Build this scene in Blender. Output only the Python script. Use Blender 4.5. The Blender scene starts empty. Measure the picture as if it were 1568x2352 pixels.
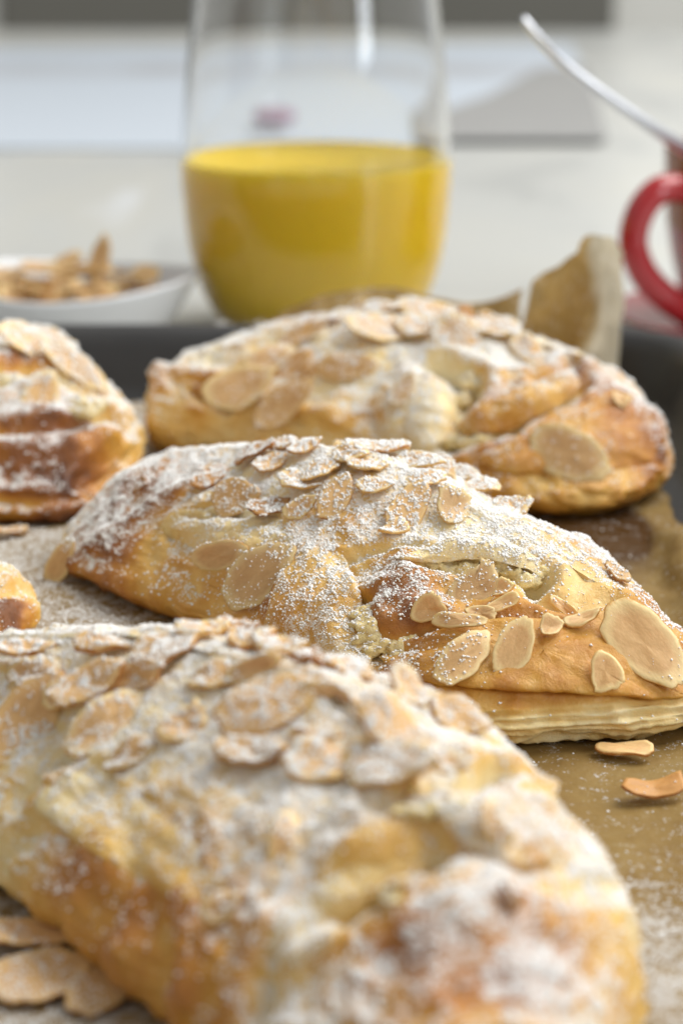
import bpy, math, random
import numpy as np
from mathutils import Vector, Matrix
from mathutils.bvhtree import BVHTree

random.seed(7)
RNG = np.random.default_rng(11)
sc = bpy.context.scene
COL = sc.collection

# ------------------------------------------------------------------ camera
CAM_H, PITCH = 0.145, math.radians(16.5)
FPX, CX, CY = 4995.0, 784.0, 1176.0            # a 1568 x 2352 grid over the picture
cam_d = bpy.data.cameras.new('camera')
cam = bpy.data.objects.new('camera', cam_d)
COL.objects.link(cam)
cam.location = (0, 0, CAM_H)
cam.rotation_euler = (math.pi/2 - PITCH, 0, 0)
cam_d.sensor_fit = 'VERTICAL'
cam_d.sensor_height = 23.5
cam_d.lens = 23.5 * FPX / 2352.0
cam_d.clip_start, cam_d.clip_end = 0.01, 50
cam_d.dof.use_dof = True
cam_d.dof.focus_distance = 0.371
cam_d.dof.aperture_fstop = 9.3
cam_d.dof.aperture_blades = 9
sc.camera = cam

# ------------------------------------------------------------------ room light
w = bpy.data.worlds.new('World'); sc.world = w; w.use_nodes = True
wb = w.node_tree.nodes['Background']
wb.inputs[0].default_value = (1.0, 0.985, 0.96, 1); wb.inputs[1].default_value = 0.52

def area(name, loc, aim, sx, sy, power, colr):
    l = bpy.data.lights.new(name, 'AREA'); l.shape = 'RECTANGLE'
    l.size, l.size_y, l.energy, l.color = sx, sy, power, colr
    o = bpy.data.objects.new(name, l); COL.objects.link(o)
    o.location = loc
    o.rotation_euler = (Vector(aim) - Vector(loc)).to_track_quat('-Z', 'Y').to_euler()
    return o
area('window_light', (1.05, 0.95, 1.60), (0, 0.4, 0), 1.5, 1.5, 60, (1.0, 0.985, 0.96))
area('second_window_light', (1.5, -0.75, 0.85), (0, 0.5, .1), 0.5, 1.05, 15, (0.86, 0.93, 1.0))

sc.view_settings.view_transform = 'Standard'
sc.view_settings.look = 'None'
sc.view_settings.exposure = -0.14
sc.view_settings.gamma = 1.0
sc.render.engine = 'CYCLES'
sc.cycles.use_denoising = True
sc.cycles.max_bounces = 10
sc.cycles.transmission_bounces = 8
sc.cycles.sample_clamp_indirect = 6.0

# ------------------------------------------------------------------ helpers
SP, CP = math.sin(PITCH), math.cos(PITCH)
CAMO = Vector((0, 0, CAM_H))
def raydir(px, py):
    a, b = (px-CX)/FPX, (CY-py)/FPX
    return Vector((a, CP + b*SP, -SP + b*CP)).normalized()
def at_z(px, py, z):
    d = raydir(px, py); t = (z-CAM_H)/d.z
    return CAMO + d*t
def at_y(px, py, y):
    d = raydir(px, py); t = y/d.y
    return CAMO + d*t

def _hash(ix, iy, iz, s):
    h = (ix*374761393 + iy*668265263 + iz*2147483647 + s*974634757) & 0xffffffff
    h = ((h ^ (h >> 13))*1274126177) & 0xffffffff
    h = h ^ (h >> 16)
    return (h & 0xffff)/65535.0
def vnoise(p, scale, seed=0):
    q = np.asarray(p, dtype=np.float64)*scale + 100.0
    i = np.floor(q).astype(np.int64); f = q-i; f = f*f*(3-2*f)
    out = 0
    for dx in (0, 1):
        for dy in (0, 1):
            for dz in (0, 1):
                wgt = (f[:, 0] if dx else 1-f[:, 0])*(f[:, 1] if dy else 1-f[:, 1])*(f[:, 2] if dz else 1-f[:, 2])
                out = out + wgt*_hash(i[:, 0]+dx, i[:, 1]+dy, i[:, 2]+dz, seed)
    return out*2-1
def fbm(p, scale, seed=0, octs=3):
    s, a, o = 0, 1.0, 0
    for k in range(octs):
        o = o + a*vnoise(p, scale*(2**k), seed+k*17); s += a; a *= .5
    return o/s
def sstep(a, b, x):
    t = np.clip((x-a)/(b-a), 0, 1); return t*t*(3-2*t)

def tag(o, label=None, cat=None, group=None, kind=None):
    if label: o['label'] = label
    if cat: o['category'] = cat
    if group: o['group'] = group
    if kind: o['kind'] = kind
    return o
def empty(name, loc):
    o = bpy.data.objects.new(name, None); COL.objects.link(o); o.location = loc
    o.empty_display_size = 0.01
    return o
def mesh_obj(name, verts, faces, mat, parent=None, smooth=True, attrs=None):
    V = np.asarray(verts, dtype=np.float64)
    if parent is not None: V = V - np.array(parent.location)
    me = bpy.data.meshes.new(name)
    if isinstance(faces, np.ndarray):
        n, k = faces.shape
        me.vertices.add(len(V)); me.vertices.foreach_set('co', V.astype(np.float32).ravel())
        me.loops.add(n*k); me.loops.foreach_set('vertex_index', faces.astype(np.int32).ravel())
        me.polygons.add(n)
        me.polygons.foreach_set('loop_start', np.arange(0, n*k, k, dtype=np.int32))
        me.update(calc_edges=True)
    else:
        me.from_pydata(V.tolist(), [], faces)
    me.validate()
    if smooth:
        me.polygons.foreach_set('use_smooth', np.ones(len(me.polygons), dtype=bool))
    for k, a in (attrs or {}).items():
        at = me.attributes.new(k, 'FLOAT', 'POINT')
        at.data.foreach_set('value', np.asarray(a, dtype=np.float32))
    me.materials.append(mat)
    me.update()
    o = bpy.data.objects.new(name, me); COL.objects.link(o)
    if parent is not None: o.parent = parent
    return o
def grid_faces(nu, nv, wrap_u=False, off=0):
    F = []
    iu = np.arange(nu if wrap_u else nu-1); iv = np.arange(nv-1)
    U, Vv = np.meshgrid(iu, iv, indexing='ij')
    U2 = (U+1) % nu
    a = U*nv+Vv; b = U2*nv+Vv; c = U2*nv+Vv+1; d = U*nv+Vv+1
    return np.stack([a, b, c, d], -1).reshape(-1, 4)+off
def catmull(P, n, closed=True):
    P = np.asarray(P, dtype=float); m = len(P); out = []
    t = np.linspace(0, m if closed else m-1, n, endpoint=not closed)
    for tt in t:
        i = int(math.floor(tt)); f = tt-i
        if closed: p0, p1, p2, p3 = P[(i-1) % m], P[i % m], P[(i+1) % m], P[(i+2) % m]
        else:
            i = min(i, m-2); f = tt-i
            p0, p1, p2, p3 = P[max(i-1, 0)], P[i], P[i+1], P[min(i+2, m-1)]
        out.append(.5*((2*p1)+(-p0+p2)*f+(2*p0-5*p1+4*p2-p3)*f*f+(-p0+3*p1-3*p2+p3)*f**3))
    return np.array(out)
def tube(path, radii, n=14, close_ends=True, up=(0, 0, 1)):
    path = [Vector(p) for p in path]; V = []; F = []
    m = len(path); up = Vector(up)
    for i, p in enumerate(path):
        t = (path[min(i+1, m-1)]-path[max(i-1, 0)]).normalized()
        a = t.cross(up)
        a = a.normalized() if a.length > 1e-4 else Vector((1, 0, 0))
        b = a.cross(t).normalized()
        ra, rb = radii[i] if isinstance(radii[i], tuple) else (radii[i], radii[i])
        for k in range(n):
            th = 2*math.pi*k/n
            V.append(tuple(p + a*ra*math.cos(th) + b*rb*math.sin(th)))
    for i in range(m-1):
        for k in range(n):
            F.append((i*n+k, i*n+(k+1) % n, (i+1)*n+(k+1) % n, (i+1)*n+k))
    if close_ends:
        F.append(tuple(range(n))[::-1]); F.append(tuple((m-1)*n+k for k in range(n)))
    return V, F
def lathe(cx, cy, prof, n=72):
    V = []
    for k in range(n):
        th = 2*math.pi*k/n
        for r, z in prof: V.append((cx+r*math.cos(th), cy+r*math.sin(th), z))
    return np.array(V), grid_faces(n, len(prof), True)

# ------------------------------------------------------------------ materials
class NT:
    def __init__(s, name):
        s.m = bpy.data.materials.new(name); s.m.use_nodes = True
        s.t = s.m.node_tree; s.n = s.t.nodes; s.p = s.n['Principled BSDF']
    def add(s, typ, **kw):
        nd = s.n.new(typ)
        for k, v in kw.items():
            if hasattr(nd, k): setattr(nd, k, v)
        return nd
    def link(s, a, b): s.t.links.new(a, b)
    def noise(s, scale, detail=3, rough=.5, coord=None, dist=0):
        nd = s.add('ShaderNodeTexNoise'); nd.inputs['Scale'].default_value = scale
        nd.inputs['Detail'].default_value = detail; nd.inputs['Roughness'].default_value = rough
        nd.inputs['Distortion'].default_value = dist
        if coord is None: coord = s.geo()
        s.link(coord, nd.inputs['Vector']); return nd.outputs['Fac']
    def geo(s):
        if not hasattr(s, '_g'): s._g = s.add('ShaderNodeTexCoord')
        return s._g.outputs['Object']
    def attr(s, name):
        a = s.add('ShaderNodeAttribute', attribute_name=name); return a.outputs['Fac']
    def math(s, op, a, b=None, clamp=False):
        nd = s.add('ShaderNodeMath', operation=op, use_clamp=clamp)
        for i, v in enumerate((a, b)):
            if v is None: continue
            if isinstance(v, (int, float)): nd.inputs[i].default_value = v
            else: s.link(v, nd.inputs[i])
        return nd.outputs[0]
    def ramp(s, fac, stops, interp='LINEAR'):
        nd = s.add('ShaderNodeValToRGB'); r = nd.color_ramp; r.interpolation = interp
        while len(r.elements) < len(stops): r.elements.new(.5)
        for e, (p, c) in zip(r.elements, stops):
            e.position = p; e.color = (*c, 1) if len(c) == 3 else c
        s.link(fac, nd.inputs[0]); return nd.outputs['Color']
    def mix(s, fac, a, b):
        nd = s.add('ShaderNodeMix', data_type='RGBA')
        for sock, v in ((nd.inputs['Factor'], fac), (nd.inputs['A'], a), (nd.inputs['B'], b)):
            if isinstance(v, (int, float)): sock.default_value = v
            elif isinstance(v, tuple): sock.default_value = (*v, 1)
            else: s.link(v, sock)
        return nd.outputs['Result']
    def mrange(s, v, a, b, c=0., d=1.):
        nd = s.add('ShaderNodeMapRange'); s.link(v, nd.inputs['Value'])
        for k, x in zip(('From Min', 'From Max', 'To Min', 'To Max'), (a, b, c, d)): nd.inputs[k].default_value = x
        return nd.outputs['Result']
    def bump(s, h, strength, dist):
        nd = s.add('ShaderNodeBump'); nd.inputs['Strength'].default_value = strength
        nd.inputs['Distance'].default_value = dist; s.link(h, nd.inputs['Height'])
        s.link(nd.outputs[0], s.p.inputs['Normal'])
    def set(s, **kw):
        for k, v in kw.items():
            i = s.p.inputs[k.replace('_', ' ')]
            if isinstance(v, (int, float)): i.default_value = v
            elif isinstance(v, tuple): i.default_value = (*v, 1) if (len(v) == 3 and i.type == 'RGBA') else v
            else: s.link(v, i)

SUGAR = (0.91, 0.90, 0.875)
def dough_mat():
    t = NT('baked_dough')
    n1 = t.noise(90, 4, .6); n2 = t.noise(420, 4, .65)
    b = t.attr('bake')
    v = t.math('ADD', b, t.math('MULTIPLY', t.math('SUBTRACT', n1, .5), .34))
    v = t.math('ADD', v, t.math('MULTIPLY', t.math('SUBTRACT', n2, .5), .16), True)
    c = t.ramp(v, [(0, (.86, .74, .46)), (.20, (.82, .63, .295)), (.38, (.73, .45, .12)), (.54, (.60, .295, .043)),
                   (.70, (.45, .175, .022)), (.85, (.25, .080, .012)), (1, (.09, .026, .008))])
    # thin film of sifted sugar
    g = t.noise(3600, 3, .75); g2 = t.noise(1100, 4, .7)
    d = t.math('ADD', t.attr('dust'), t.math('MULTIPLY', t.math('SUBTRACT', t.math('ADD', g, g2), 1.0), 3.4))
    m = t.mrange(d, .30, .52)
    m = t.math('MULTIPLY', t.math('MULTIPLY', m, .62), t.mrange(t.attr('dust'), .06, .34))
    col = t.mix(m, c, SUGAR)
    t.set(Base_Color=col, Roughness=t.math('MAXIMUM', t.mrange(m, 0, 1, .2, .9), t.mrange(n2, .35, .65, .28, .5)), Subsurface_Weight=.12,
          Subsurface_Radius=(.0028, .0014, .0006), Subsurface_Scale=1.0, Specular_IOR_Level=.5)
    t.bump(t.math('ADD', t.math('ADD', t.noise(520, 6, .75, dist=.8), t.math('MULTIPLY', t.noise(150, 4, .6, dist=1.2), 1.2)), t.math('MULTIPLY', m, .5)), .5, .0009)
    return t.m
def filling_mat():
    t = NT('almond_cream')
    c = t.ramp(t.noise(500, 4, .7), [(.3, (.74, .53, .19)), (.55, (.86, .69, .35)), (.75, (.90, .79, .52))])
    t.set(Base_Color=c, Roughness=.6, Subsurface_Weight=.15, Subsurface_Radius=(.003, .002, .0006), Subsurface_Scale=1.)
    t.bump(t.noise(1100, 4, .7), .6, .0008)
    return t.m
def almond_mat(name, heart, rim, skin):
    t = NT(name)
    e = t.math('ADD', t.attr('edge'), t.math('MULTIPLY', t.math('SUBTRACT', t.noise(2.4, 4, .65), .5), .40))
    inner = t.mix(t.mrange(t.noise(3.0, 5, .7), .3, .7), heart, (heart[0]*.80, heart[1]*.76, heart[2]*.70))
    mp = t.add('ShaderNodeMapping'); t.link(t.geo(), mp.inputs[0]); mp.inputs['Scale'].default_value = (1.5, 11, 3)
    inner = t.mix(t.math('MULTIPLY', t.mrange(t.noise(1.5, 4, .7, mp.outputs[0]), .45, .7), .45), inner, (heart[0]*.72, heart[1]*.62, heart[2]*.5))
    c = t.ramp(e, [(.55, (0, 0, 0)), (.85, (1, 1, 1))])
    c1 = t.mix(c, inner, rim)
    s = t.ramp(e, [(.87, (0, 0, 0)), (.97, (1, 1, 1))])
    c2 = t.mix(s, c1, skin)
    info = t.add('ShaderNodeObjectInfo')
    hs = t.add('ShaderNodeHueSaturation')
    t.link(t.mrange(info.outputs['Random'], 0, 1, .74, 1.1), hs.inputs['Value']); t.link(c2, hs.inputs['Color'])
    t.set(Base_Color=hs.outputs['Color'], Roughness=.48, Subsurface_Weight=.15, Subsurface_Radius=(.002, .0012, .0006),
          Subsurface_Scale=1., Specular_IOR_Level=.35)
    t.bump(t.noise(6, 4, .6), .22, .0006)
    return t.m
def sugar_mat():
    t = NT('powdered_sugar')
    t.set(Base_Color=SUGAR, Roughness=.95, Subsurface_Weight=.1, Subsurface_Radius=(.0006, .0006, .0006),
          Subsurface_Scale=1., Specular_IOR_Level=.2)
    return t.m
def simple(name, colr, rough, **kw):
    t = NT(name)
    n = t.noise(kw.pop('nscale', 40), 4, .6)
    k = kw.pop('var', .08)
    c = t.mix(n, tuple(x*(1-k) for x in colr), tuple(min(1, x*(1+k)) for x in colr))
    t.set(Base_Color=c, Roughness=rough, **kw)
    return t.m
M_DOUGH, M_FILL, M_SUGAR = dough_mat(), filling_mat(), sugar_mat()
M_ALM = [almond_mat('almond_flake_pale', (.80, .52, .25), (.88, .67, .34), (.64, .35, .10)),
         almond_mat('almond_flake_toasted', (.78, .50, .23), (.78, .52, .23), (.42, .17, .04)),
         almond_mat('almond_flake_browned', (.56, .29, .09), (.54, .27, .08), (.30, .11, .025))]

# ------------------------------------------------------------------ setting: table, board beyond
def box(name, lo, hi, mat, parent=None, bev=.0):
    x0, y0, z0 = lo; x1, y1, z1 = hi
    V = [(x0, y0, z0), (x1, y0, z0), (x1, y1, z0), (x0, y1, z0), (x0, y0, z1), (x1, y0, z1), (x1, y1, z1), (x0, y1, z1)]
    F = [(3, 2, 1, 0), (4, 5, 6, 7), (0, 1, 5, 4), (1, 2, 6, 5), (2, 3, 7, 6), (3, 0, 4, 7)]
    o = mesh_obj(name, V, F, mat, parent, smooth=False)
    if bev:
        b = o.modifiers.new('bevel', 'BEVEL'); b.width = bev; b.segments = 3
    return o
t = NT('white_table')
mp = t.add('ShaderNodeMapping'); t.link(t.geo(), mp.inputs[0]); mp.inputs['Scale'].default_value = (1, .45, 1)
c = t.ramp(t.noise(7, 5, .65, mp.outputs[0], 1.0), [(.3, (.42, .43, .42)), (.48, (.55, .56, .54)), (.62, (.57, .57, .53)), (.75, (.66, .68, .69))])
t.set(Base_Color=c, Roughness=.30, Specular_IOR_Level=.4); M_TABLE = t.m
box('table', (-1.6, -.5, -.04), (1.6, 2.07, 0), M_TABLE, bev=.004)['kind'] = 'structure'

M_CREAM = simple('cream_paint', (.60, .60, .56), .5, nscale=3)
M_DARKP = simple('dark_olive_panel', (.115, .112, .095), .55, nscale=3)
M_GREYP = simple('grey_paint', (.30, .31, .31), .55, nscale=3)
cab = empty('cabinet', (0, 2.5, -.75))
box('frame', (-1.6, 2.48, -.75), (1.6, 2.60, 1.1), M_CREAM, cab)
box('door_panel', (-.378, 2.465, -.6), (.302, 2.4795, .7), M_DARKP, cab, .006)
box('door_panel', (-1.2, 2.465, -.6), (-.40, 2.4795, .7), M_GREYP, cab, .006)
tag(cab, 'cream cabinet front with dark olive panel across the far background', 'cabinet')

def slab(name, pts, z0, z1, mat, parent=None):
    n = len(pts)
    V = [(x, y, z0) for x, y in pts]+[(x, y, z1) for x, y in pts]
    F = [tuple(range(n))[::-1], tuple(range(n, 2*n))]+[(i, (i+1) % n, n+(i+1) % n, n+i) for i in range(n)]
    o = mesh_obj(name, V, F, mat, parent, smooth=False)
    b = o.modifiers.new('bevel', 'BEVEL'); b.width = min(.003, (z1-z0)*.4); b.segments = 2
    return o
t = NT('pale_blue_cloth')
g = t.geo(); sx = t.add('ShaderNodeSeparateXYZ'); t.link(g, sx.inputs[0])
stripe = t.math('MULTIPLY', t.mrange(sx.outputs['Y'], 1.56, 1.60), t.mrange(sx.outputs['Y'], 1.70, 1.66))
blot = t.mrange(t.noise(9, 2), .42, .6)
c = t.mix(t.math('MULTIPLY', stripe, t.math('ADD', t.math('MULTIPLY', blot, .6), .3)), (.55, .61, .68), (.40, .40, .41))
t.set(Base_Color=c, Roughness=.45); M_CLOTH = t.m
def gz(px, py, z=0.0):
    p = at_z(px, py, z); return (p.x, p.y)
cl = slab('cloth', [(-.55, 1.17), gz(1020, 345), gz(1040, 270), gz(1330, 150), gz(1310, 105), (-.75, 1.78)], 0.0005, .0022, M_CLOTH)
tag(cl, 'pale blue white cloth lying flat on the table beyond the juice', 'cloth')
M_GREYN = simple('grey_linen', (.30, .30, .295), .7, nscale=25)
nap = slab('napkin', [gz(1018, 335), gz(1392, 335), gz(1345, 165), gz(1235, 170), gz(1120, 235), gz(1018, 270)], .0026, .0050, M_GREYN)
tag(nap, 'grey folded napkin to the right behind the glass', 'napkin')
# small purple blossom seen through the empty part of the glass
M_PURPLE = simple('purple_petal', (.30, .20, .29), .6)
pb = empty('blossom', (at_z(612, 283, .006)[0], at_z(612, 283, .006)[1], .006))
for k in range(5):
    a = 2*math.pi*k/5
    cxx, cyy = pb.location.x+.008*math.cos(a), pb.location.y+.010*math.sin(a)
    V, F = lathe(cxx, cyy, [(.0001, .006), (.006, .0075), (.008, .011), (.005, .0135), (.0001, .013)], 10)
    mesh_obj('petal', V, F, M_PURPLE, pb)
tag(pb, 'small purple blossom seen through the empty upper glass', 'flower')

# ------------------------------------------------------------------ baking tray
t = NT('nonstick_steel')
t.set(Base_Color=t.mix(t.noise(60, 5, .7), (.030, .030, .031), (.050, .049, .048)), Roughness=.42, Metallic=.25, Specular_IOR_Level=.5)
t.bump(t.noise(900, 3), .08, .0004)
M_TRAY = t.m
X0, X1, Y0, Y1, RC = -.30, .084, .10, .578, .022
prof = [(-.5, .0030), (-.012, .0030), (-.004, .0034), (0, .005), (.0025, .010), (.006, .019), (.0078, .0222), (.0098, .0236),
        (.0135, .0240), (.0160, .0232), (.0168, .0215), (.0160, .0200), (.0135, .0200), (.0085, .0165), (.0045, .006), (.001, .0012), (-.012, .0008), (-.5, .0008)]
def rrect(off, n=10):
    pts = []
    for cx, cy, a0 in ((X1-RC, Y1-RC, 0), (X0+RC, Y1-RC, 90), (X0+RC, Y0+RC, 180), (X1-RC, Y0+RC, 270)):
        for k in range(n+1):
            a = math.radians(a0+90*k/n); pts.append((cx+(RC+off)*math.cos(a), cy+(RC+off)*math.sin(a)))
    return pts
V = []; m = len(rrect(0))
for off, z in prof:
    for x, y in (rrect(off) if off > -.1 else [((X0+X1)/2+(x-(X0+X1)/2)*.02, (Y0+Y1)/2+(y-(Y0+Y1)/2)*.02) for x, y in rrect(0)]):
        V.append((x, y, z))
F = []
for i in range(len(prof)-1):
    for k in range(m):
        F.append((i*m+k, i*m+(k+1) % m, (i+1)*m+(k+1) % m, (i+1)*m+k))
F.append(tuple(range(m))[::-1]); F.append(tuple((len(prof)-1)*m+k for k in range(m)))
tray = mesh_obj('baking_tray', V, F, M_TRAY)
tag(tray, 'dark grey nonstick baking tray holding the pastries', 'tray')

# ------------------------------------------------------------------ parchment
ZP = 0.0056
t = NT('brown_parchment')
n1 = t.noise(28, 5, .6); n2 = t.noise(160, 5, .7)
c = t.ramp(t.math('ADD', t.math('MULTIPLY', n1, .6), t.math('MULTIPLY', n2, .4)),
           [(.32, (.31, .180, .050)), (.5, (.42, .270, .088)), (.68, (.52, .37, .15))])
st = t.math('ADD', t.attr('stain'), t.math('MULTIPLY', t.math('SUBTRACT', t.noise(120, 4, .6), .5), .7))
c = t.mix(t.mrange(st, .25, .75, 0, .9), c, (.075, .028, .007))
c = t.mix(t.attr('pale'), c, (.62, .56, .42))  # window light on the upright fold's right part, put into the paper colour
g = t.math('ADD', t.noise(1700, 2, .6), t.noise(420, 3, .6))
dm = t.mrange(t.math('ADD', t.attr('dust'), t.math('MULTIPLY', t.math('SUBTRACT', g, 1.0), 2.2)), .34, .62)
c = t.mix(t.math('MULTIPLY', dm, .68), c, SUGAR)
t.set(Base_Color=c, Roughness=t.mrange(st, .3, .9, .5, .28), Specular_IOR_Level=.4)
t.bump(t.math('ADD', t.noise(220, 4, .6), t.math('ABSOLUTE', t.math('SUBTRACT', t.noise(45, 4, .6, dist=.6), .5))), .5, .0012)
tr = t.add('ShaderNodeBsdfTranslucent'); t.link(c, tr.inputs['Color'])
mx = t.add('ShaderNodeMixShader'); mx.inputs[0].default_value = .4
out = t.n['Material Output']
t.link(t.p.outputs[0], mx.inputs[1]); t.link(tr.outputs[0], mx.inputs[2]); t.link(mx.outputs[0], out.inputs['Surface'])
M_PAPER = t.m

def gauss_spots(P, spots):
    """spots: (world xy, radius, value) -> summed field"""
    o = np.zeros(len(P))
    for (x, y), r, v in spots:
        o += v*np.exp(-(((P[:, 0]-x)**2+(P[:, 1]-y)**2)/(r*r)))
    return o
nx, ny = 150, 190
gx = np.linspace(-.285, .0865, nx); gy = np.linspace(.112, .574, ny)
GX, GY = np.meshgrid(gx, gy, indexing='ij')
P = np.stack([GX.ravel(), GY.ravel(), np.zeros(GX.size)], -1)
z = ZP + .0006*np.abs(fbm(P, 22, 3)) + .0004*fbm(P, 60, 5, 2)
z += .0009*np.clip(1-4*np.abs(fbm(P, 26, 13, 3)), 0, 1)
z += .006*sstep(.062, .0865, P[:, 0])**1.2*(1+.5*fbm(P, 60, 8)) * sstep(.33, .38, P[:, 1])*(1-sstep(.425, .465, P[:, 1]))
stain = gauss_spots(P, [(gz(1390, 1215, ZP), .016, 1.2), (gz(1400, 1270, ZP), .016, .7), (gz(1300, 1200, ZP), .014, .8), (gz(1480, 1205, ZP), .01, .5),
                        (gz(1380, 1340, ZP), .010, .45), (gz(1360, 1712, ZP), .008, .5), (gz(300, 1400, ZP), .008, .4), (gz(450, 2200, ZP), .012, .5), (gz(700, 1080, ZP), .03, .3)])
def paper_sugar(P):
    d = .85*(1-sstep(-.045, -.015, P[:, 0]+.0*P[:, 1]))
    d = np.maximum(d, gauss_spots(P, [(gz(1520, 2230, ZP), .012, .75), (gz(1480, 2120, ZP), .010, .45), (gz(1500, 2330, ZP), .012, .6), (gz(120, 2150, ZP), .03, .8),
                                     (gz(330, 2330, ZP), .015, .6), (gz(250, 1470, ZP), .03, .75), (gz(100, 1280, ZP), .03, .7), (gz(1540, 1500, ZP), .008, .5)]))
    return np.clip(d*(1+.45*fbm(P, 140, 21)), 0, 1)
dust = paper_sugar(P)*.55
P2 = P.copy(); P2[:, 2] = z
P2[:, 0] -= (.012+.003*fbm(P, 50, 15))*sstep(.06, .0865, P[:, 0])*sstep(.34, .40, P[:, 1])
VV = [P2]; FF = [grid_faces(nx, ny)]; SS = [stain]; DD = [dust]; LL_ = [np.zeros(len(P))]
def paper_strip(rows_lo, rows_hi, nr, seed, amp, pale=None):
    """paper standing up between two polylines"""
    lo = catmull(rows_lo, 60, False); hi = catmull(rows_hi, 60, False)
    pts = []
    for k in range(nr):
        f = k/(nr-1); pts.append(lo*(1-f)+hi*f)
    A = np.stack(pts, 1).reshape(-1, 3)
    cr = lambda k: 1-2*np.abs(fbm(A, 48, seed+k, 3))
    A0 = A.copy(); A[:, 1] += amp*(cr(0)*.8+.6*fbm(A0, 120, seed+3)); A[:, 0] += amp*.5*cr(5); A[:, 2] += amp*.5*fbm(A0, 60, seed+8)*np.clip((A0[:, 2]-ZP)/.02, 0, 1)
    u = np.repeat(np.linspace(0, 1, 60), nr)
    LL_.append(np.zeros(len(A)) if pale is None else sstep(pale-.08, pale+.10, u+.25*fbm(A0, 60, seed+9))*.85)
    off = sum(len(v) for v in VV)
    VV.append(A); FF.append(grid_faces(60, nr, off=off)); SS.append(np.zeros(len(A))); DD.append(np.zeros(len(A)))
def wy(px, py, y): return tuple(at_y(px, py, y))
paper_strip([(-.030, .566, ZP), (0, .566, ZP), (.02, .566, ZP), (.044, .566, ZP)],
            [wy(585, 752, .578), wy(660, 705, .582), wy(760, 672, .584), wy(900, 668, .585), wy(1020, 690, .585), wy(1110, 692, .584), wy(1192, 672, .584)], 14, 31, .0025)
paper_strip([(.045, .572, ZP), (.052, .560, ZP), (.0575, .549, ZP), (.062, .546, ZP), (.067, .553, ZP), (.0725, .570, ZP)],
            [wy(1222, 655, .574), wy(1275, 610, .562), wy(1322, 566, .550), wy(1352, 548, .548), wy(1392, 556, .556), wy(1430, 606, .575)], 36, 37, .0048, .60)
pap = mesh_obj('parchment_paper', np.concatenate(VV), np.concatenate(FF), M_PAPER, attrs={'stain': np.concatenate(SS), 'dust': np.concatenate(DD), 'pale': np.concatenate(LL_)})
tag(pap, 'brown crinkled parchment paper lining the tray, turned up at the back', 'parchment')
PV = np.concatenate(VV); PF = np.concatenate(FF)
BVH_PAPER = BVHTree.FromPolygons(PV.tolist(), PF.tolist())

# ------------------------------------------------------------------ almond flakes
def almond_mesh(name, kind, seed, mat):
    r = np.random.default_rng(seed); n = 34
    th = np.linspace(0, 2*np.pi, n, endpoint=False)
    if kind == 'flake':            # drop-shaped slice, pointed at one end
        pt = r.uniform(.04, .18)
        x = np.cos(th); y = np.sin(th)*(1-pt*np.cos(th)*1.5)*np.power(np.clip(1-.35*np.clip(np.cos(th), 0, 1)**3, .1, 1), 1)
    elif kind == 'chip':           # broken piece with a straight break
        x = np.cos(th); y = np.sin(th)
        cut = r.uniform(-.1, .35); x = np.where(x > cut, cut+(x-cut)*.18, x)
        x = x-(x.max()+x.min())/2; x = x/np.abs(x).max()
        y = y*(1+.12*r.standard_normal(n)*(x > .4))
    elif kind == 'curl':
        x = np.cos(th); y = np.sin(th)*(.9+.2*np.cos(2*th))
    else:                          # slender sliver
        x = np.sign(np.cos(th))*np.abs(np.cos(th))**.45; y = np.sign(np.sin(th))*np.abs(np.sin(th))**.55*(1-.28*x*x)+.10*x*x
    jit = 1+.045*r.standard_normal(n); jit = (jit+.6*np.roll(jit, 1))/1.6
    for _ in range(2):
        c0 = r.uniform(0, 6.28); jit -= (r.uniform(.03, .13) if kind != 'sliver' else .0)*np.exp(-(np.angle(np.exp(1j*(th-c0)))/.22)**2)
    if kind == 'sliver': jit = 1+(jit-1)*.4
    x, y = x*jit, y*jit
    rings = [(.0, .5), (.5, .5), (.85, .5), (.975, .46), (1.0, .0), (.975, -.46), (.6, -.5), (0, -.5)]
    edge = [0, .4, .78, .90, 1.0, .95, .6, 0]
    V = []; E = []
    bend = r.uniform(-.10, .16)*(.3 if kind == 'sliver' else 1); tw = r.uniform(-.16, .16); warp = r.uniform(0, 6.28)
    for (q, h), e in zip(rings, edge):
        for k in range(n):
            X, Y = x[k]*q, y[k]*q
            Z = h*.11*(1+.15*math.sin(5*X+warp)) - bend*X*X + tw*X*Y + .045*math.sin(3*X+2*Y+warp)+.02*math.sin(6*Y+4*X)
            V.append((X, Y, Z)); E.append(e)
    V = np.array(V); nr = len(rings)
    if kind == 'curl': V[:, 2] += .13*np.cos(V[:, 0]*3.2)*-1+.14*V[:, 0]*V[:, 1]+.10*V[:, 1]
    F = []
    for i in range(nr-1):
        for k in range(n):
            a, b = i*n+k, i*n+(k+1) % n
            c2, d = (i+1)*n+(k+1) % n, (i+1)*n+k
            if i == 0: F.append((a, d, c2))
            elif i == nr-2: F.append((a, d, b))
            else: F.append((a, d, c2, b))
    me = bpy.data.meshes.new(name); me.from_pydata(V.tolist(), [], F)
    me.polygons.foreach_set('use_smooth', np.ones(len(me.polygons), dtype=bool))
    at = me.attributes.new('edge', 'FLOAT', 'POINT'); at.data.foreach_set('value', np.array(E, dtype=np.float32))
    me.materials.append(mat); me.update(); me.validate()
    tri = []
    for f in F:
        tri.append(f[:3])
        if len(f) == 4: tri.append((f[0], f[2], f[3]))
    return me, V, tri
LIB = {}
for kind, cnt in (('flake', 5), ('chip', 4), ('sliver', 3), ('curl', 1)):
    for mi in range(3):
        LIB[kind, mi] = [almond_mesh('almond_slice', kind, 100+10*mi+k+hash(kind[0]) % 1+ord(kind[0]), M_ALM[mi]) for k in range(cnt)]
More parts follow.
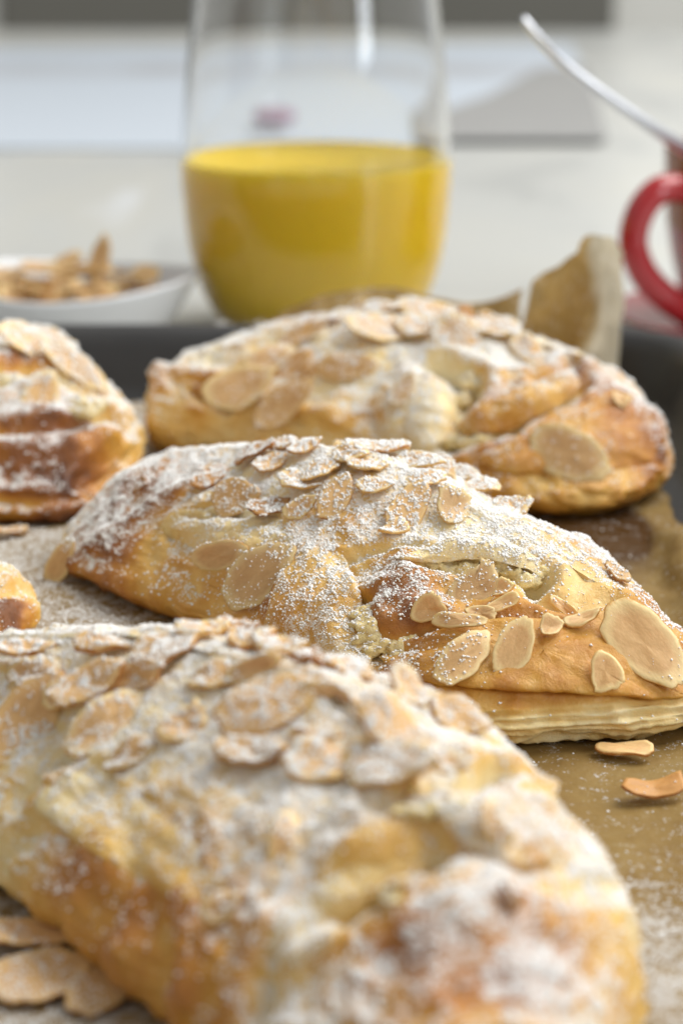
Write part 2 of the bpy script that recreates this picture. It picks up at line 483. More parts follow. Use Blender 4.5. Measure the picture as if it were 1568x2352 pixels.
def put_almond(p, xa, ya, za, L, W, T, kind='flake', mi=0, parent=None, name='almond_slice', collect=None):
    me, V, F = random.choice(LIB[kind, mi])
    o = bpy.data.objects.new(name, me); COL.objects.link(o)
    R = Matrix((xa, ya, za)).transposed()
    S = Matrix.Diagonal((L/2, W/2, T/.11))
    M3 = R @ S
    loc = Vector(p)
    base = loc - (parent.location if parent is not None else Vector((0, 0, 0)))
    if parent is not None: o.parent = parent
    o.matrix_local = Matrix.Translation(base) @ M3.to_4x4()
    if collect is not None:
        W3 = V @ np.array(M3).T + np.array(loc)
        collect.append((W3, F))
    return o

# ------------------------------------------------------------------ pastry builder
class Pastry:
    def __init__(s, label, outline, crest, seed, nu=260, nv=80, relief=1.0):
        s.seed = seed
        O = catmull(outline, nu)                 # x, y, edge z
        C = catmull(crest, 60, False)            # x, y, z of the crest
        cen = O[:, :2].mean(0)
        s.root = empty('almond_pastry', (cen[0], cen[1], ZP))
        tag(s.root, label, 'pastry', 'almond pastries on the tray')
        xy = O[:, :2]
        # matching crest point: nearest by softened distance
        D = ((xy[:, None, :]-C[None, :, :2])**2).sum(-1)
        Wt = np.exp(-(D-D.min(1, keepdims=True))/(2*.010**2)); Wt /= Wt.sum(1, keepdims=True)
        Mx = Wt @ C
        k = np.hanning(25); k /= k.sum()
        for c in range(3):
            e = np.concatenate([Mx[-12:, c], Mx[:, c], Mx[:12, c]]); Mx[:, c] = np.convolve(e, k, 'valid')
        nb, ns = 5, int(nv*.30); nt = nv-nb-ns
        q = []; zz = []
        V = np.zeros((nu, nv, 3)); S = np.zeros((nu, nv))
        Tn = np.gradient(xy, axis=0); Nn = np.stack([Tn[:, 1], -Tn[:, 0]], -1); Nn /= np.linalg.norm(Nn, axis=1, keepdims=True)+1e-9
        if ((xy-cen)*Nn).sum() < 0: Nn = -Nn
        for j in range(nv):
            if j < nb:                              # underside
                f = j/(nb-1); inn = .007*(1-f)+.0031*f
                V[:, j, :2] = xy - Nn*inn; V[:, j, 2] = ZP+.0004+.0006*f; S[:, j] = -1
            elif j < nb+ns:                         # flank
                f = (j-nb+1)/ns
                bul = -.0030*(1-f)**2+.0022*math.sin(math.pi*f)-.0012*f**2
                V[:, j, :2] = xy + Nn*bul
                V[:, j, 2] = ZP+.001+(O[:, 2]-ZP-.001)*(f*.92); S[:, j] = f-1
            else:                                   # top
                f = (j-nb-ns+1)/nt; f = f**1.25
                g = math.sin(math.pi/2*f)
                h = .50*math.sin(math.pi/2*f)**.85+.50*f
                ed = xy - Nn*.0012
                V[:, j, :2] = ed*(1-f)+Mx[:, :2]*f
                V[:, j, 2] = (ZP+.001+(O[:, 2]-ZP-.001)*.92)*(1-h)+Mx[:, 2]*h; S[:, j] = f
        s.nu, s.nv, s.V, s.S = nu, nv, V, S
        i0 = int(np.argmin(((xy-C[0, :2]*1.0-(C[0, :2]-C[5, :2])*2)**2).sum(1)))
        i1 = int(np.argmin(((xy-C[-1, :2]-(C[-1, :2]-C[-6, :2])*2)**2).sum(1)))
        la = [(i0+k) % nu for k in range((i1-i0) % nu+1)]; lb = [(i0-k) % nu for k in range((i0-i1) % nu+1)]
        nz_ = max(len(la), len(lb)); zipf = []
        for k in range(nz_-1):
            a0, a1 = la[round(k*(len(la)-1)/(nz_-1))], la[round((k+1)*(len(la)-1)/(nz_-1))]
            b0, b1 = lb[round(k*(len(lb)-1)/(nz_-1))], lb[round((k+1)*(len(lb)-1)/(nz_-1))]
            f = []
            for q_ in (a0, a1, b1, b0):
                if q_*nv+nv-1 not in f: f.append(q_*nv+nv-1)
            if len(f) >= 3: zipf.append(tuple(f))
        s.F = grid_faces(nu, nv, True)
        s.Fl = [tuple(f) for f in s.F.tolist()]+zipf
        s.extra = []; s.alm = []
        s.bvh = BVHTree.FromPolygons(V.reshape(-1, 3).tolist(), s.Fl)
        s.bake_spots = []; s.relief = relief; s.lam = []
        s.sug_spots = []
    def hit(s, px, py):
        d = raydir(px, py)
        p, n, i, t = s.bvh.ray_cast(CAMO, d)
        if p is None:
            # nearest point of the surface to the ray
            best = None
            for dd in np.linspace(.2, .62, 60):
                q = CAMO+d*dd; r = s.bvh.find_nearest(q)
                if best is None or r[3] < best[0]: best = (r[3], r[0], r[1])
            p, n = best[1], best[2]
        if n.dot(d) > 0: n = -n
        return p, n
    def pts(s, pxs): return np.array([tuple(s.hit(*p)[0]) for p in pxs])
    def normals(s):
        V = s.V
        du = np.roll(V, -1, 0)-np.roll(V, 1, 0)
        dv = np.gradient(V, axis=1)
        N = np.cross(du, dv); l = np.linalg.norm(N, axis=-1, keepdims=True); N = N/np.maximum(l, 1e-12)
        # orient outward
        c = V.reshape(-1, 3).mean(0)
        sgn = np.sign(((V-c)*N).sum(-1).mean()); return N*sgn
    def sculpt(s, bumps=(), trenches=(), ridges=(), folds=(), lam=(), waves=1.0):
        Pf = s.V.reshape(-1, 3); N = s.normals().reshape(-1, 3); Sf = s.S.reshape(-1)
        up_ = sstep(.70, .97, Sf)[:, None]; N = N*(1-up_)+np.array([0, 0, 1.0])*up_
        N = N/np.maximum(np.linalg.norm(N, axis=1, keepdims=True), 1e-9)
        d = np.zeros(len(Pf))
        sd = s.seed
        amp = s.relief*np.clip((Sf+1)*3, 0, 1)
        Wp = Pf+.004*np.stack([fbm(Pf, 70, sd+11, 2), fbm(Pf, 70, sd+12, 2), fbm(Pf, 70, sd+13, 2)], -1)
        rid = lambda sc_, k: 1-2*np.abs(fbm(Wp*np.array([1, 1, 1.6]), sc_, sd+k, 2))**.8
        d += amp*(.0013*fbm(Pf, 55, sd, 2)+.0009*rid(75, 20)+.0005*rid(190, 23)+.0003*fbm(Pf, 420, sd+6, 3))*waves
        ter = (Wp[:, 2]/.0016+1.2*fbm(Wp, 60, sd+26, 2)) % 1
        d += amp*.00035*ter*np.clip(1.15-np.abs(N[:, 2])*1.3, 0, 1)
        # blisters
        b = vnoise(Pf, 210, sd+9); d += amp*.0006*np.clip(b-.45, 0, 1)*2
        for px, py, r, h in bumps:
            p = s.pts([(px, py)])[0]; r2 = ((Pf-p)**2).sum(1); d += h*np.exp(-r2/(r*r))
        def pdist(pl):
            A = catmull(s.pts(pl), 40, False); best = np.full(len(Pf), 1e9)
            jit = .0006*fbm(Pf, 260, sd+30, 2)
            for a, bb in zip(A[:-1], A[1:]):
                ab = bb-a; L2 = (ab*ab).sum()+1e-12
                tt = np.clip(((Pf-a) @ ab)/L2, 0, 1)
                best = np.minimum(best, np.linalg.norm(Pf-(a+tt[:, None]*ab), axis=1))
            return best+jit
        for pl, wd, dep in trenches:
            x = pdist(pl); d -= dep*np.exp(-(x/wd)**2); d += dep*.28*np.exp(-((x-wd*2)/(wd*1.0))**2)
        for pl, wd, h in ridges:
            x = pdist(pl); d += h*np.exp(-(x/wd)**2)
        for pl, z0, z1 in lam:      # laminated cut edge: thin horizontal leaves
            p = s.pts([pl[:2]])[0]
            m = np.exp(-((Pf[:, 0]-p[0])**2+(Pf[:, 1]-p[1])**2)/(pl[2]**2))*sstep(z0-.0015, z0+.0005, Pf[:, 2])*(1-sstep(z1-.001, z1+.001, Pf[:, 2]))
            ph = (Pf[:, 2]+.0006*fbm(Pf*np.array([1, 1, .4]), 60, sd+41))*1.0
            ph = ph/.00105+.9*fbm(Pf*np.array([1, 1, .5]), 70, sd+44, 2)
            leaf = np.abs((ph % 1)*2-1); brk = .5+.5*vnoise(np.stack([Pf[:, 0], Pf[:, 1], np.floor(ph)*.003], -1), 260, sd+47)
            d += m*(-.0009+.0007*leaf*(.4+brk)+.0006*vnoise(np.stack([Pf[:, 0]*.4, Pf[:, 1]*.4, np.floor(ph)*.004], -1), 300, sd+50)+.0003*fbm(Pf, 700, sd+52, 2))
            s.lam.append((m, leaf))
        s.disp = d.copy(); Vn = Pf+N*d[:, None]
        Vn[:, 2] = np.maximum(Vn[:, 2], ZP+.0003)
        s.V = Vn.reshape(s.V.shape)
        s.bvh = BVHTree.FromPolygons(Vn.tolist(), s.Fl)
    def bake(s, spots): s.bake_spots += [(s.pts([(x, y)])[0], r, v) for x, y, r, v in spots]
    def sugar_map(s, spots): s.sug_spots += [(s.pts([(x, y)])[0], r, v) for x, y, r, v in spots]
    def bake_at(s, P, base=.15, disp=None):
        b = np.full(len(P), base)
        a = np.zeros(len(P))
        W = P+.0045*np.stack([fbm(P, 190, s.seed+90, 3), fbm(P, 190, s.seed+91, 3), fbm(P, 190, s.seed+92, 3)], -1)
        for p, r, v in s.bake_spots: a += v*np.exp(-((W-p)**2).sum(1)/(r*r))
        b += np.where(a > 0, .62*(1-np.exp(-np.clip(a, 0, 9)/.62)), a)
        b += .12*fbm(P, 75, s.seed+60)+.10*fbm(P, 260, s.seed+63, 3)
        if disp is not None: b += np.clip(disp*(70+130*np.clip(a, 0, .8)), -.14, .26)
        return b
    def density(s, P):
        d = np.ones(len(P))*s.base_sugar
        for p, r, v in s.sug_spots: d *= 1+(v-1)*np.exp(-((P[:, 0]-p[0])**2+(P[:, 1]-p[1])**2)/(r*r))
        d *= np.clip(.80+.60*fbm(P*np.array([1, 1, .3]), 120, s.seed+70, 2)+.95*fbm(P, 560, s.seed+71, 2), .03, 1.8)
        return np.clip(d, 0, 1.3)
    def patch(s, poly, thick, weights=None, name='flap', mat=None, nr=16, n=110, bake_add=0., lump=.0, seed=0, roll=1.0):
        """a sheet of dough draped on the body; weights: 1 free rolled edge, 0 edge that melts into the body"""
        m = len(poly); wts = np.ones(m) if weights is None else np.array(weights, float)
        Q = np.column_stack([np.array(poly, float), wts]); Q = np.concatenate([Q, Q[:1]])
        A = np.stack([np.interp(np.linspace(0, m, n, endpoint=False), np.arange(m+1), Q[:, c]) for c in range(3)], -1)
        for c in range(3): A[:, c] = (np.roll(A[:, c], 1)+2*A[:, c]+np.roll(A[:, c], -1))/4
        rough = fbm(np.column_stack([A[:, :2]*.004, np.zeros(n)]), 14, seed+s.seed, 2); A[:, :2] += (A[:, :2]-A[:, :2].mean(0))*(.05*rough)[:, None]
        c = A[:, :2].mean(0)
        V = []; E = []
        rr = np.concatenate([np.linspace(.03, .80, nr-6), [.86, .92, .97, 1.0, .985, .90]])
        for k in range(n):
            wk = float(np.clip(A[k, 2], 0, 1))
            for j, r in enumerate(rr):
                q = c*(1-r)+A[k, :2]*r
                p, nn = s.hit(*q)
                if r <= .80 and j < nr-6: f = 1.0
                else: f = {0: 1.02, 1: 1.06, 2: 1.02, 3: .80, 4: .45, 5: -.5}[j-(nr-6)]
                dome = 1-.25*r**2+.35*wk*max(0, r-.7)
                mel = 1-(1-wk)*sstep(.25, 1.0, np.array([r]))[0]
                off = thick*f*dome*mel - (1-wk)*.0012*sstep(.7, 1.0, np.array([r]))[0]
                V.append(tuple(p+nn*off))
                E.append(r)
        V = np.array(V); nrr = len(rr)
        G = V.reshape(n, nrr, 3)
        for _ in range(3):
            B = (np.roll(G, 1, 0)+2*G+np.roll(G, -1, 0))/4
            B[:, 1:-3] = (G[:, :-4]+2*B[:, 1:-3]+G[:, 2:-2])/4; G = B
        V = G.reshape(-1, 3)
        N = np.array([0, -.3, .95])
        dd = .00035*fbm(V, 320, seed+s.seed, 2)+.0008*fbm(V, 110, seed+s.seed+4, 2)+.0006*(.5-np.abs(fbm(V, 230, seed+s.seed+8, 3)))+.0003*fbm(V, 800, seed+s.seed+9, 2)
        V = V+N*dd[:, None]; dd = np.append(dd, 0.)
        F = grid_faces(n, nrr, True)
        cap = np.array([[k*nrr for k in range(n)]])
        Vc = np.concatenate([V, V.reshape(n, nrr, 3)[:, 0].mean(0)[None]])
        tri = [tuple(f) for f in F.tolist()]+[(k*nrr, len(V), ((k+1) % n)*nrr) for k in range(n)]
        if mat is None:
            at = {'bake': s.bake_at(Vc, .17+bake_add, disp=dd), 'dust': np.clip(s.density(Vc)*.42, 0, 1)}
        else: at = None
        o = mesh_obj(name, Vc, tri, mat or M_DOUGH, s.root, attrs=at)
        s.extra.append((Vc, tri))
        return o
    def lumps(s, items, name='filling', seed=0):
        """crumbly almond cream showing in an opening: one mesh of fused lumps"""
        groups = []
        for it in items:
            p = s.hit(it[0], it[1])[0]
            for g in groups:
                if any((p-q).length < .011 for q, _ in g): g.append((p, it)); break
            else: groups.append([(p, it)])
        for g in groups: s._lump_mesh(g, name, seed)
    def _lump_mesh(s, g, name, seed):
        VV = []; FF = []; off = 0
        for p, (px, py, r, sq) in g:
            n1, n2 = 26, 16
            th, ph = np.meshgrid(np.linspace(0, 2*np.pi, n1, endpoint=False), np.linspace(.02, np.pi-.02, n2), indexing='ij')
            U = np.stack([np.cos(th)*np.sin(ph), np.sin(th)*np.sin(ph), np.cos(ph)], -1).reshape(-1, 3)
            Q = np.array(p)+U*np.array([r*1.5, r*1.1, r*sq])
            Q = Q+U*(r*.8*fbm(Q, 420, seed, 3)+r*.55*fbm(Q, 1300, seed+2, 2))[:, None]
            VV.append(Q); FF += (grid_faces(n1, n2, True, off)).tolist(); off += len(Q)
        Q = np.concatenate(VV)
        s.extra.append((Q, FF))
        return mesh_obj(name, Q, [tuple(f) for f in FF], M_FILL, s.root)
    def finish(s):
        Pf = s.V.reshape(-1, 3)
        # cap of the underside, closed
        bk = s.bake_at(Pf, disp=s.disp)
        bk += .22*np.exp(-((Pf[:, 2]-ZP)/.0035)**2)      # well baked bottom rim
        for m, leaf in s.lam: bk = bk*(1-m)+m*(.10+.15*(1-leaf)+.16*fbm(Pf, 160, s.seed+80, 3))
        N = s.normals().reshape(-1, 3)
        dust = s.density(Pf)*np.clip(N[:, 2]*1.5-.40, 0, 1)*.80
        s.dough = mesh_obj('dough', Pf, s.Fl, M_DOUGH, s.root, attrs={'bake': np.clip(bk, 0, 1), 'dust': dust})
    def almonds(s, items, thick=.00050, grow=1.0):
        trees = [s.bvh]
        for it in items:
            px, py, L, W, ang = it[:5]
            kind = it[5] if len(it) > 5 else 'flake'; mi = it[6] if len(it) > 6 else 0
            blend = it[7] if len(it) > 7 else .30
            p, n = s.hit_all(px, py)
            d = raydir(px, py)
            nn = (n*(1-blend)-d*blend).normalized()
            if blend < 0: nn = (Vector((0, -.12, 1))*(-blend)+n*(1+blend)).normalized()
            a = math.radians(ang)
            def on_plane(qx, qy):
                dd = raydir(qx, qy); den = dd.dot(nn)
                if abs(den) < .10: den = -.10
                return CAMO+dd*((p-CAMO).dot(nn)/den)
            ux, uy = math.cos(a), -math.sin(a)
            A = on_plane(px+ux*4, py+uy*4)-on_plane(px-ux*4, py-uy*4)
            B = on_plane(px+uy*4, py-ux*4)-on_plane(px-uy*4, py+ux*4)
            LL = A.length/8*L*grow; WW = B.length/8*W*grow
            LL = min(max(LL, .004), .021)
            WW = min(max(WW, LL*.30), LL*.80, .0125)
            xa = (A-nn*A.dot(nn)).normalized(); ya = nn.cross(xa).normalized()
            tl = random.uniform(-.14, .14); tb = random.uniform(-.14, .14)
            za = (nn+xa*tl+ya*tb).normalized(); xa = (xa-za*xa.dot(za)).normalized(); ya = za.cross(xa)
            lift = .0010+LL*.035
            put_almond(p+nn*lift, xa, ya, za, LL, WW, thick*random.uniform(.85, 1.2), kind, mi, s.root, collect=s.alm)
    def hit_all(s, px, py):
        if not hasattr(s, '_bv2'):
            s._bv2 = [s.bvh]+[BVHTree.FromPolygons(v.tolist(), [tuple(f) for f in fs]) for v, fs in s.extra]
        d = raydir(px, py); best = None
        for b in s._bv2:
            p, n, i, t = b.ray_cast(CAMO, d)
            if p is not None and (best is None or t < best[2]): best = (p, n, t)
        if best is None: return s.hit(px, py)
        p, n, _ = best
        if n.dot(d) > 0: n = -n
        return p, n
    def scatter_almonds(s, count, seed, mi=(0, 1)):
        r = random.Random(seed); Pf = s.V; top = np.argwhere((s.S > .25))
        for _ in range(count):
            u, v = top[r.randrange(len(top))]; p = Vector(s.V[u, v]); 
            q, n, _, _ = s.bvh.find_nearest(p)
            if n.z < 0: n = -n
            xa = Vector((r.uniform(-1, 1), r.uniform(-1, 1), 0)).normalized(); xa = (xa-n*xa.dot(n)).normalized()
            za = (n+xa*r.uniform(-.15, .15)).normalized(); xa = (xa-za*xa.dot(za)).normalized()
            L = r.uniform(.009, .015)
            put_almond(q+n*.0009, xa, za.cross(xa), za, L, L*r.uniform(.4, .65), .0009, r.choice(['flake', 'flake', 'chip', 'sliver']), r.choice(mi), s.root, collect=s.alm)
    def sift(s, count, rmin, rmax, ico, seed):
        """sugar falling straight down on everything the pastry carries"""
        VV = [s.V.reshape(-1, 3)]; FF = list(s.Fl); off = len(VV[0])
        for v, fs in s.extra+s.alm:
            VV.append(np.asarray(v)); FF += [tuple(int(i)+off for i in f) for f in fs]; off += len(v)
        bv = BVHTree.FromPolygons(np.concatenate(VV).tolist(), FF)
        rng = np.random.default_rng(seed)
        lo = s.V.reshape(-1, 3).min(0); hi = s.V.reshape(-1, 3).max(0)
        nc = count
        cx = rng.uniform(lo[0], hi[0], nc); cy = rng.uniform(lo[1], hi[1], nc)
        k = rng.integers(2, 13, nc)
        X = np.repeat(cx, k)+rng.normal(0, .00030, k.sum()); Y = np.repeat(cy, k)+rng.normal(0, .00030, k.sum())
        R = rmin+(rmax-rmin)*rng.random(len(X))**1.7
        hits = []; rad = []
        D = Vector((.03, .02, -1)).normalized()
        for x, y, r in zip(X, Y, R):
            p, n, i, t = bv.ray_cast(Vector((x, y, .08)), D)
            if p is None: continue
            nz = abs(n.z)
            if nz < .55 and rng.random() > nz*1.5: continue
            hits.append((p.x, p.y, p.z+r*.25)); rad.append(r)
        H = np.array(hits); rad = np.array(rad)
        keep = rng.random(len(H)) < s.density(H)
        H, rad = H[keep], rad[keep]
        return grains('powdered_sugar', H, rad, ico, rng, s.root)
t_ = (1+5**.5)/2
ICO_V = np.array([(-1, t_, 0), (1, t_, 0), (-1, -t_, 0), (1, -t_, 0), (0, -1, t_), (0, 1, t_), (0, -1, -t_), (0, 1, -t_), (t_, 0, -1), (t_, 0, 1), (-t_, 0, -1), (-t_, 0, 1)])/math.sqrt(1+t_*t_)
ICO_F = np.array([(0, 11, 5), (0, 5, 1), (0, 1, 7), (0, 7, 10), (0, 10, 11), (1, 5, 9), (5, 11, 4), (11, 10, 2), (10, 7, 6), (7, 1, 8), (3, 9, 4), (3, 4, 2), (3, 2, 6), (3, 6, 8), (3, 8, 9), (4, 9, 5), (2, 4, 11), (6, 2, 10), (8, 6, 7), (9, 8, 1)])
OCT_V = np.array([(1, 0, 0), (-1, 0, 0), (0, 1, 0), (0, -1, 0), (0, 0, 1), (0, 0, -1)], float)
OCT_F = np.array([(0, 2, 4), (2, 1, 4), (1, 3, 4), (3, 0, 4), (2, 0, 5), (1, 2, 5), (3, 1, 5), (0, 3, 5)])
def grains(name, H, rad, ico, rng, parent):
    BV, BF = (ICO_V, ICO_F) if ico else (OCT_V, OCT_F)
    n, m = len(H), len(BV)
    a = rng.uniform(0, 6.28, n); ca, sa = np.cos(a), np.sin(a)
    B = BV[None]*(1+.22*rng.standard_normal((n, m, 1)))
    Xr = B[..., 0]*ca[:, None]-B[..., 1]*sa[:, None]; Yr = B[..., 0]*sa[:, None]+B[..., 1]*ca[:, None]
    W3 = np.stack([Xr, Yr, B[..., 2]*.8], -1)*rad[:, None, None]+H[:, None]
    F = (BF[None]+(np.arange(n)*m)[:, None, None]).reshape(-1, 3)
    o = mesh_obj(name, W3.reshape(-1, 3), F, M_SUGAR, parent)
    o['kind'] = 'stuff'
    return o

# ------------------------------------------------------------------ pastry in focus
mid = Pastry('golden sugar dusted almond pastry in sharp focus at the centre of the tray',
    [(-.0546, .421, .013), (-.052, .440, .019), (-.040, .455, .021), (-.01, .446, .026), (.02, .420, .028), (.043, .394, .023),
     (.057, .368, .018), (.064, .350, .013), (.058, .337, .0135), (.037, .3325, .0145), (.019, .3345, .016), (-.005, .360, .018), (-.030, .389, .017)],
    [(-.036, .436, .0285), (-.018, .418, .0345), (0, .397, .0400), (.018, .382, .0365), (.034, .367, .0290), (.050, .353, .0210)], 5, 420, 150)
mid.base_sugar = 1.0
mid.sculpt(
    bumps=[(930, 1375, .0075, .0030), (1330, 1290, .011, .0022), (300, 1340, .010, .0012), (1250, 1480, .012, .0015), (1450, 1470, .010, .0012), (600, 1300, .012, .0015), (880, 1120, .012, .001), (700, 1380, .008, .0018)],
    trenches=[([(990, 1310), (1080, 1305), (1150, 1318), (1235, 1345)], .0022, .0050),
              ([(836, 1400), (832, 1455), (868, 1498), (930, 1500), (1000, 1455)], .0020, .0024),
              ([(400, 1222), (440, 1192), (510, 1184), (570, 1200)], .0015, .0026),
              ([(780, 1310), (880, 1275), (960, 1270)], .0013, .0018),
              ([(1240, 1330), (1230, 1390), (1300, 1420), (1400, 1405)], .0020, .0028)],
    ridges=[([(178, 1288), (260, 1230), (350, 1170), (430, 1128)], .0022, .0013), ([(1000, 1440), (1150, 1420), (1350, 1425), (1480, 1400)], .003, .0012),
            ([(1180, 1690), (1300, 1698), (1420, 1700), (1500, 1702)], .0012, .0012), ([(228, 1300), (238, 1360)], .001, .0008)],
    lam=[((1330, 1640, .036), ZP+.0012, .0128)])
mid.bake([(190, 1310, .011, .50), (250, 1230, .007, .40), (240, 1330, .012, .25), (350, 1170, .005, .28), (310, 1120, .013, .50), (400, 1110, .010, .42), (250, 1180, .010, .35),
          (330, 1350, .016, .32), (470, 1390, .016, .20), (640, 1450, .010, .22), (690, 1420, .006, .20), (600, 1330, .010, .12),
          (910, 1325, .005, .42), (950, 1390, .007, .28), (870, 1400, .005, .20),
          (1250, 1490, .010, .26), (1180, 1540, .006, .2), (1120, 1570, .009, .18), (1360, 1580, .009, .20), (960, 1520, .008, .36), (1300, 1450, .005, .2), (1540, 1430, .008, .55), (1560, 1600, .010, .40),
          (1480, 1450, .008, .25), (760, 1400, .006, .20), (830, 1180, .012, .16), (1320, 1200, .008, .12), (1380, 1290, .008, .08), (1010, 1700, .02, .15), (1300, 1695, .016, .12)])
mid.sugar_map([(1470, 1500, .017, .02), (1300, 1540, .014, .05), (1150, 1560, .010, .22), (300, 1370, .014, .10), (470, 1410, .014, .25), (1300, 1640, .03, .10), (340, 1260, .010, .35),
               (640, 1440, .008, .5), (930, 1430, .007, .35), (1100, 1370, .006, .35), (1120, 1430, .007, .35), (1380, 1340, .012, .35), (1030, 1180, .004, .3)])
mid.patch([(690, 1245), (745, 1235), (800, 1290), (838, 1380), (835, 1460), (862, 1530), (760, 1560), (640, 1545), (618, 1440), (640, 1340)], .0024, [0, 0, .8, 1, 1, .9, .3, .3, 1, .8], bake_add=.04, seed=1)
mid.patch([(905, 1285), (960, 1250), (1060, 1225), (1170, 1235), (1245, 1290), (1225, 1318), (1140, 1290), (1050, 1284), (975, 1296)], .0022, [.6, 0, 0, 0, .6, 1, 1, 1, 1], bake_add=-.10, seed=2)
mid.patch([(860, 1520), (905, 1475), (990, 1460), (1130, 1432), (1290, 1428), (1400, 1405), (1500, 1400), (1590, 1460), (1600, 1600), (1480, 1612), (1300, 1600), (1130, 1592), (980, 1580)], .0020, [.7, 1, 1, 1, .8, .4, 0, 0, .4, .9, .9, .9, .5], bake_add=.04, seed=3)
mid.patch([(360, 1210), (420, 1170), (520, 1160), (640, 1190), (700, 1240), (640, 1300), (520, 1290), (420, 1260)], .0014, [.8, 1, .9, .3, 0, 0, .2, .3], bake_add=-.06, seed=4)
mid.lumps([(848, 1440, .0022, .7), (852, 1465, .0022, .7), (880, 1490, .0022, .7), (922, 1494, .0020, .7), (960, 1478, .0018, .7), (842, 1412, .0018, .7),
           (1010, 1298, .0018, .7), (1050, 1300, .0020, .8), (1090, 1304, .0020, .8), (1135, 1310, .0022, .9), (1180, 1320, .0020, .8), (1212, 1332, .0021, .8), (1232, 1320, .0017, .8),
           (440, 1192, .0016, .6), (500, 1184, .0016, .6)], seed=3)
mid.finish()
E = -.75   # lies flat: seen nearly edge on
mid.almonds([(1474, 1490, 262, 130, -48, 'flake', 0, .5), (1385, 1545, 96, 88, -70, 'chip', 0, .5), (1181, 1490, 150, 86, 66, 'flake', 0, .4), (1068, 1514, 165, 86, 45, 'flake', 0, .4),
    (1089, 1356, 132, 108, 30, 'chip', 0, .5), (981, 1398, 84, 74, 30, 'chip', 0, .4), (1057, 1437, 130, 30, -4, 'sliver', 0, .1), (1105, 1414, 74, 38, -10, 'chip', 0, .3),
    (1157, 1393, 84, 32, 24, 'sliver', 0, .3), (1160, 1362, 52, 44, 50, 'chip', 0, .3), (1292, 1395, 76, 28, -36, 'sliver', 0, .1), (1260, 1448, 54, 52, 60, 'chip', 0, .4),
    (1337, 1430, 92, 34, 24, 'flake', 0, .25), (1408, 1324, 64, 22, -48, 'sliver', 1, .0), (941, 1171, 152, 80, 58, 'flake', 1, .45), (1034, 1169, 92, 84, 70, 'chip', 0, .5),
    (1176, 1155, 90, 36, -10, 'chip', 0, E), (1105, 1129, 84, 30, -22, 'flake', 0, E), (1060, 1098, 110, 40, -10, 'flake', 0, E), (968, 1071, 120, 30, -8, 'flake', 0, E),
    (1026, 1058, 78, 40, -38, 'flake', 0, .3), (910, 1022, 64, 14, 8, 'sliver', 0, E), (868, 1041, 150, 34, -6, 'flake', 1, E), (775, 1024, 46, 26, 75, 'chip', 0, .6),
    (776, 1145, 124, 66, 64, 'flake', 1, .45), (862, 1126, 92, 30, 6, 'flake', 0, E), (544, 1147, 118, 96, 14, 'flake', 1, .5), (622, 1176, 106, 34, 18, 'flake', 2, E),
    (603, 1322, 204, 116, 36, 'flake', 0, .45), (520, 1272, 128, 70, 12, 'flake', 0, .1), (598, 1047, 84, 24, 18, 'flake', 2, .0), (654, 1028, 60, 22, 26, 'flake', 1, E),
    (622, 1075, 84, 44, 14, 'flake', 1, E), (701, 1037, 84, 26, 14, 'flake', 1, E), (806, 1052, 92, 34, -8, 'flake', 0, E), (486, 1108, 84, 26, 24, 'sliver', 2, E),
    (150, 1290, 128, 50, 58, 'flake', 0, .5), (331, 1123, 40, 18, 40, 'chip', 2, .2), (700, 1170, 90, 40, 30, 'flake', 0, .2), (840, 1080, 100, 40, 0, 'flake', 0, E), (740, 1085, 100, 40, 20, 'flake', 0, E),
    (900, 1225, 70, 30, 20, 'chip', 0, .1), (690, 1120, 90, 36, -10, 'flake', 0, E), (980, 1110, 90, 40, 20, 'flake', 0, E)])
mid.sift(42000, .00009, .00034, False, 3)

# ------------------------------------------------------------------ front pastry
fr = Pastry('largest almond pastry, blurred in the foreground at the bottom of the frame',
    [(-.085, .314, .015), (-.072, .333, .021), (-.035, .324, .027), (.0, .305, .032), (.019, .283, .0325), (.0285, .257, .030), (.0325, .238, .027),
     (.0285, .214, .022), (.021, .194, .018), (.002, .198, .018), (-.0085, .220, .019), (-.0227, .2437, .019), (-.046, .277, .018), (-.068, .299, .015)],
    [(-.060, .313, .032), (-.035, .300, .0375), (-.014, .285, .0395), (.004, .264, .0385), (.012, .240, .0330), (.013, .218, .0265)], 23, 360, 120, 1.5)
fr.base_sugar = 1.15
fr.sculpt(
    bumps=[(1200, 1920, .008, .003), (250, 2050, .012, .0015), (600, 1880, .014, .0012), (900, 2010, .010, .002), (1100, 2180, .012, .002), (560, 2150, .010, .0015)],
    trenches=[([(770, 2120), (830, 2080), (900, 2040), (980, 2000)], .0030, .0065), ([(880, 1870), (960, 1850), (1050, 1840), (1130, 1800)], .0018, .004),
              ([(370, 2110), (400, 2220), (420, 2330)], .0022, .0022), ([(60, 1840), (130, 1760), (200, 1720)], .0022, .003), ([(700, 2170), (640, 2230), (600, 2330)], .002, .0025)],
    ridges=[([(100, 1860), (230, 1950), (330, 2080), (430, 2300)], .003, .0015), ([(990, 2170), (1150, 2140), (1350, 2150)], .004, .0015)])
fr.bake([(a, b, c*.85, d*.42) for a, b, c, d in [(215, 1975, .006, .60), (330, 2100, .016, .50), (260, 2130, .014, .40), (400, 2240, .014, .45), (130, 1990, .010, .2), (440, 2310, .010, .38), (530, 2290, .005, .45), (930, 2010, .007, .38), (820, 2090, .005, .2), (1235, 1870, .004, .75), (1190, 1960, .006, .4),
         (960, 2150, .004, .7), (1100, 2240, .011, .55), (900, 2260, .010, .40), (1250, 2180, .010, .40), (1350, 2280, .012, .22), (1160, 2060, .004, .4), (760, 2230, .007, .35), (1290, 1800, .006, .08), (100, 1540, .01, .3), (60, 1700, .008, .2), (1010, 2290, .014, .4),
         (1000, 2345, .010, -.1)]])
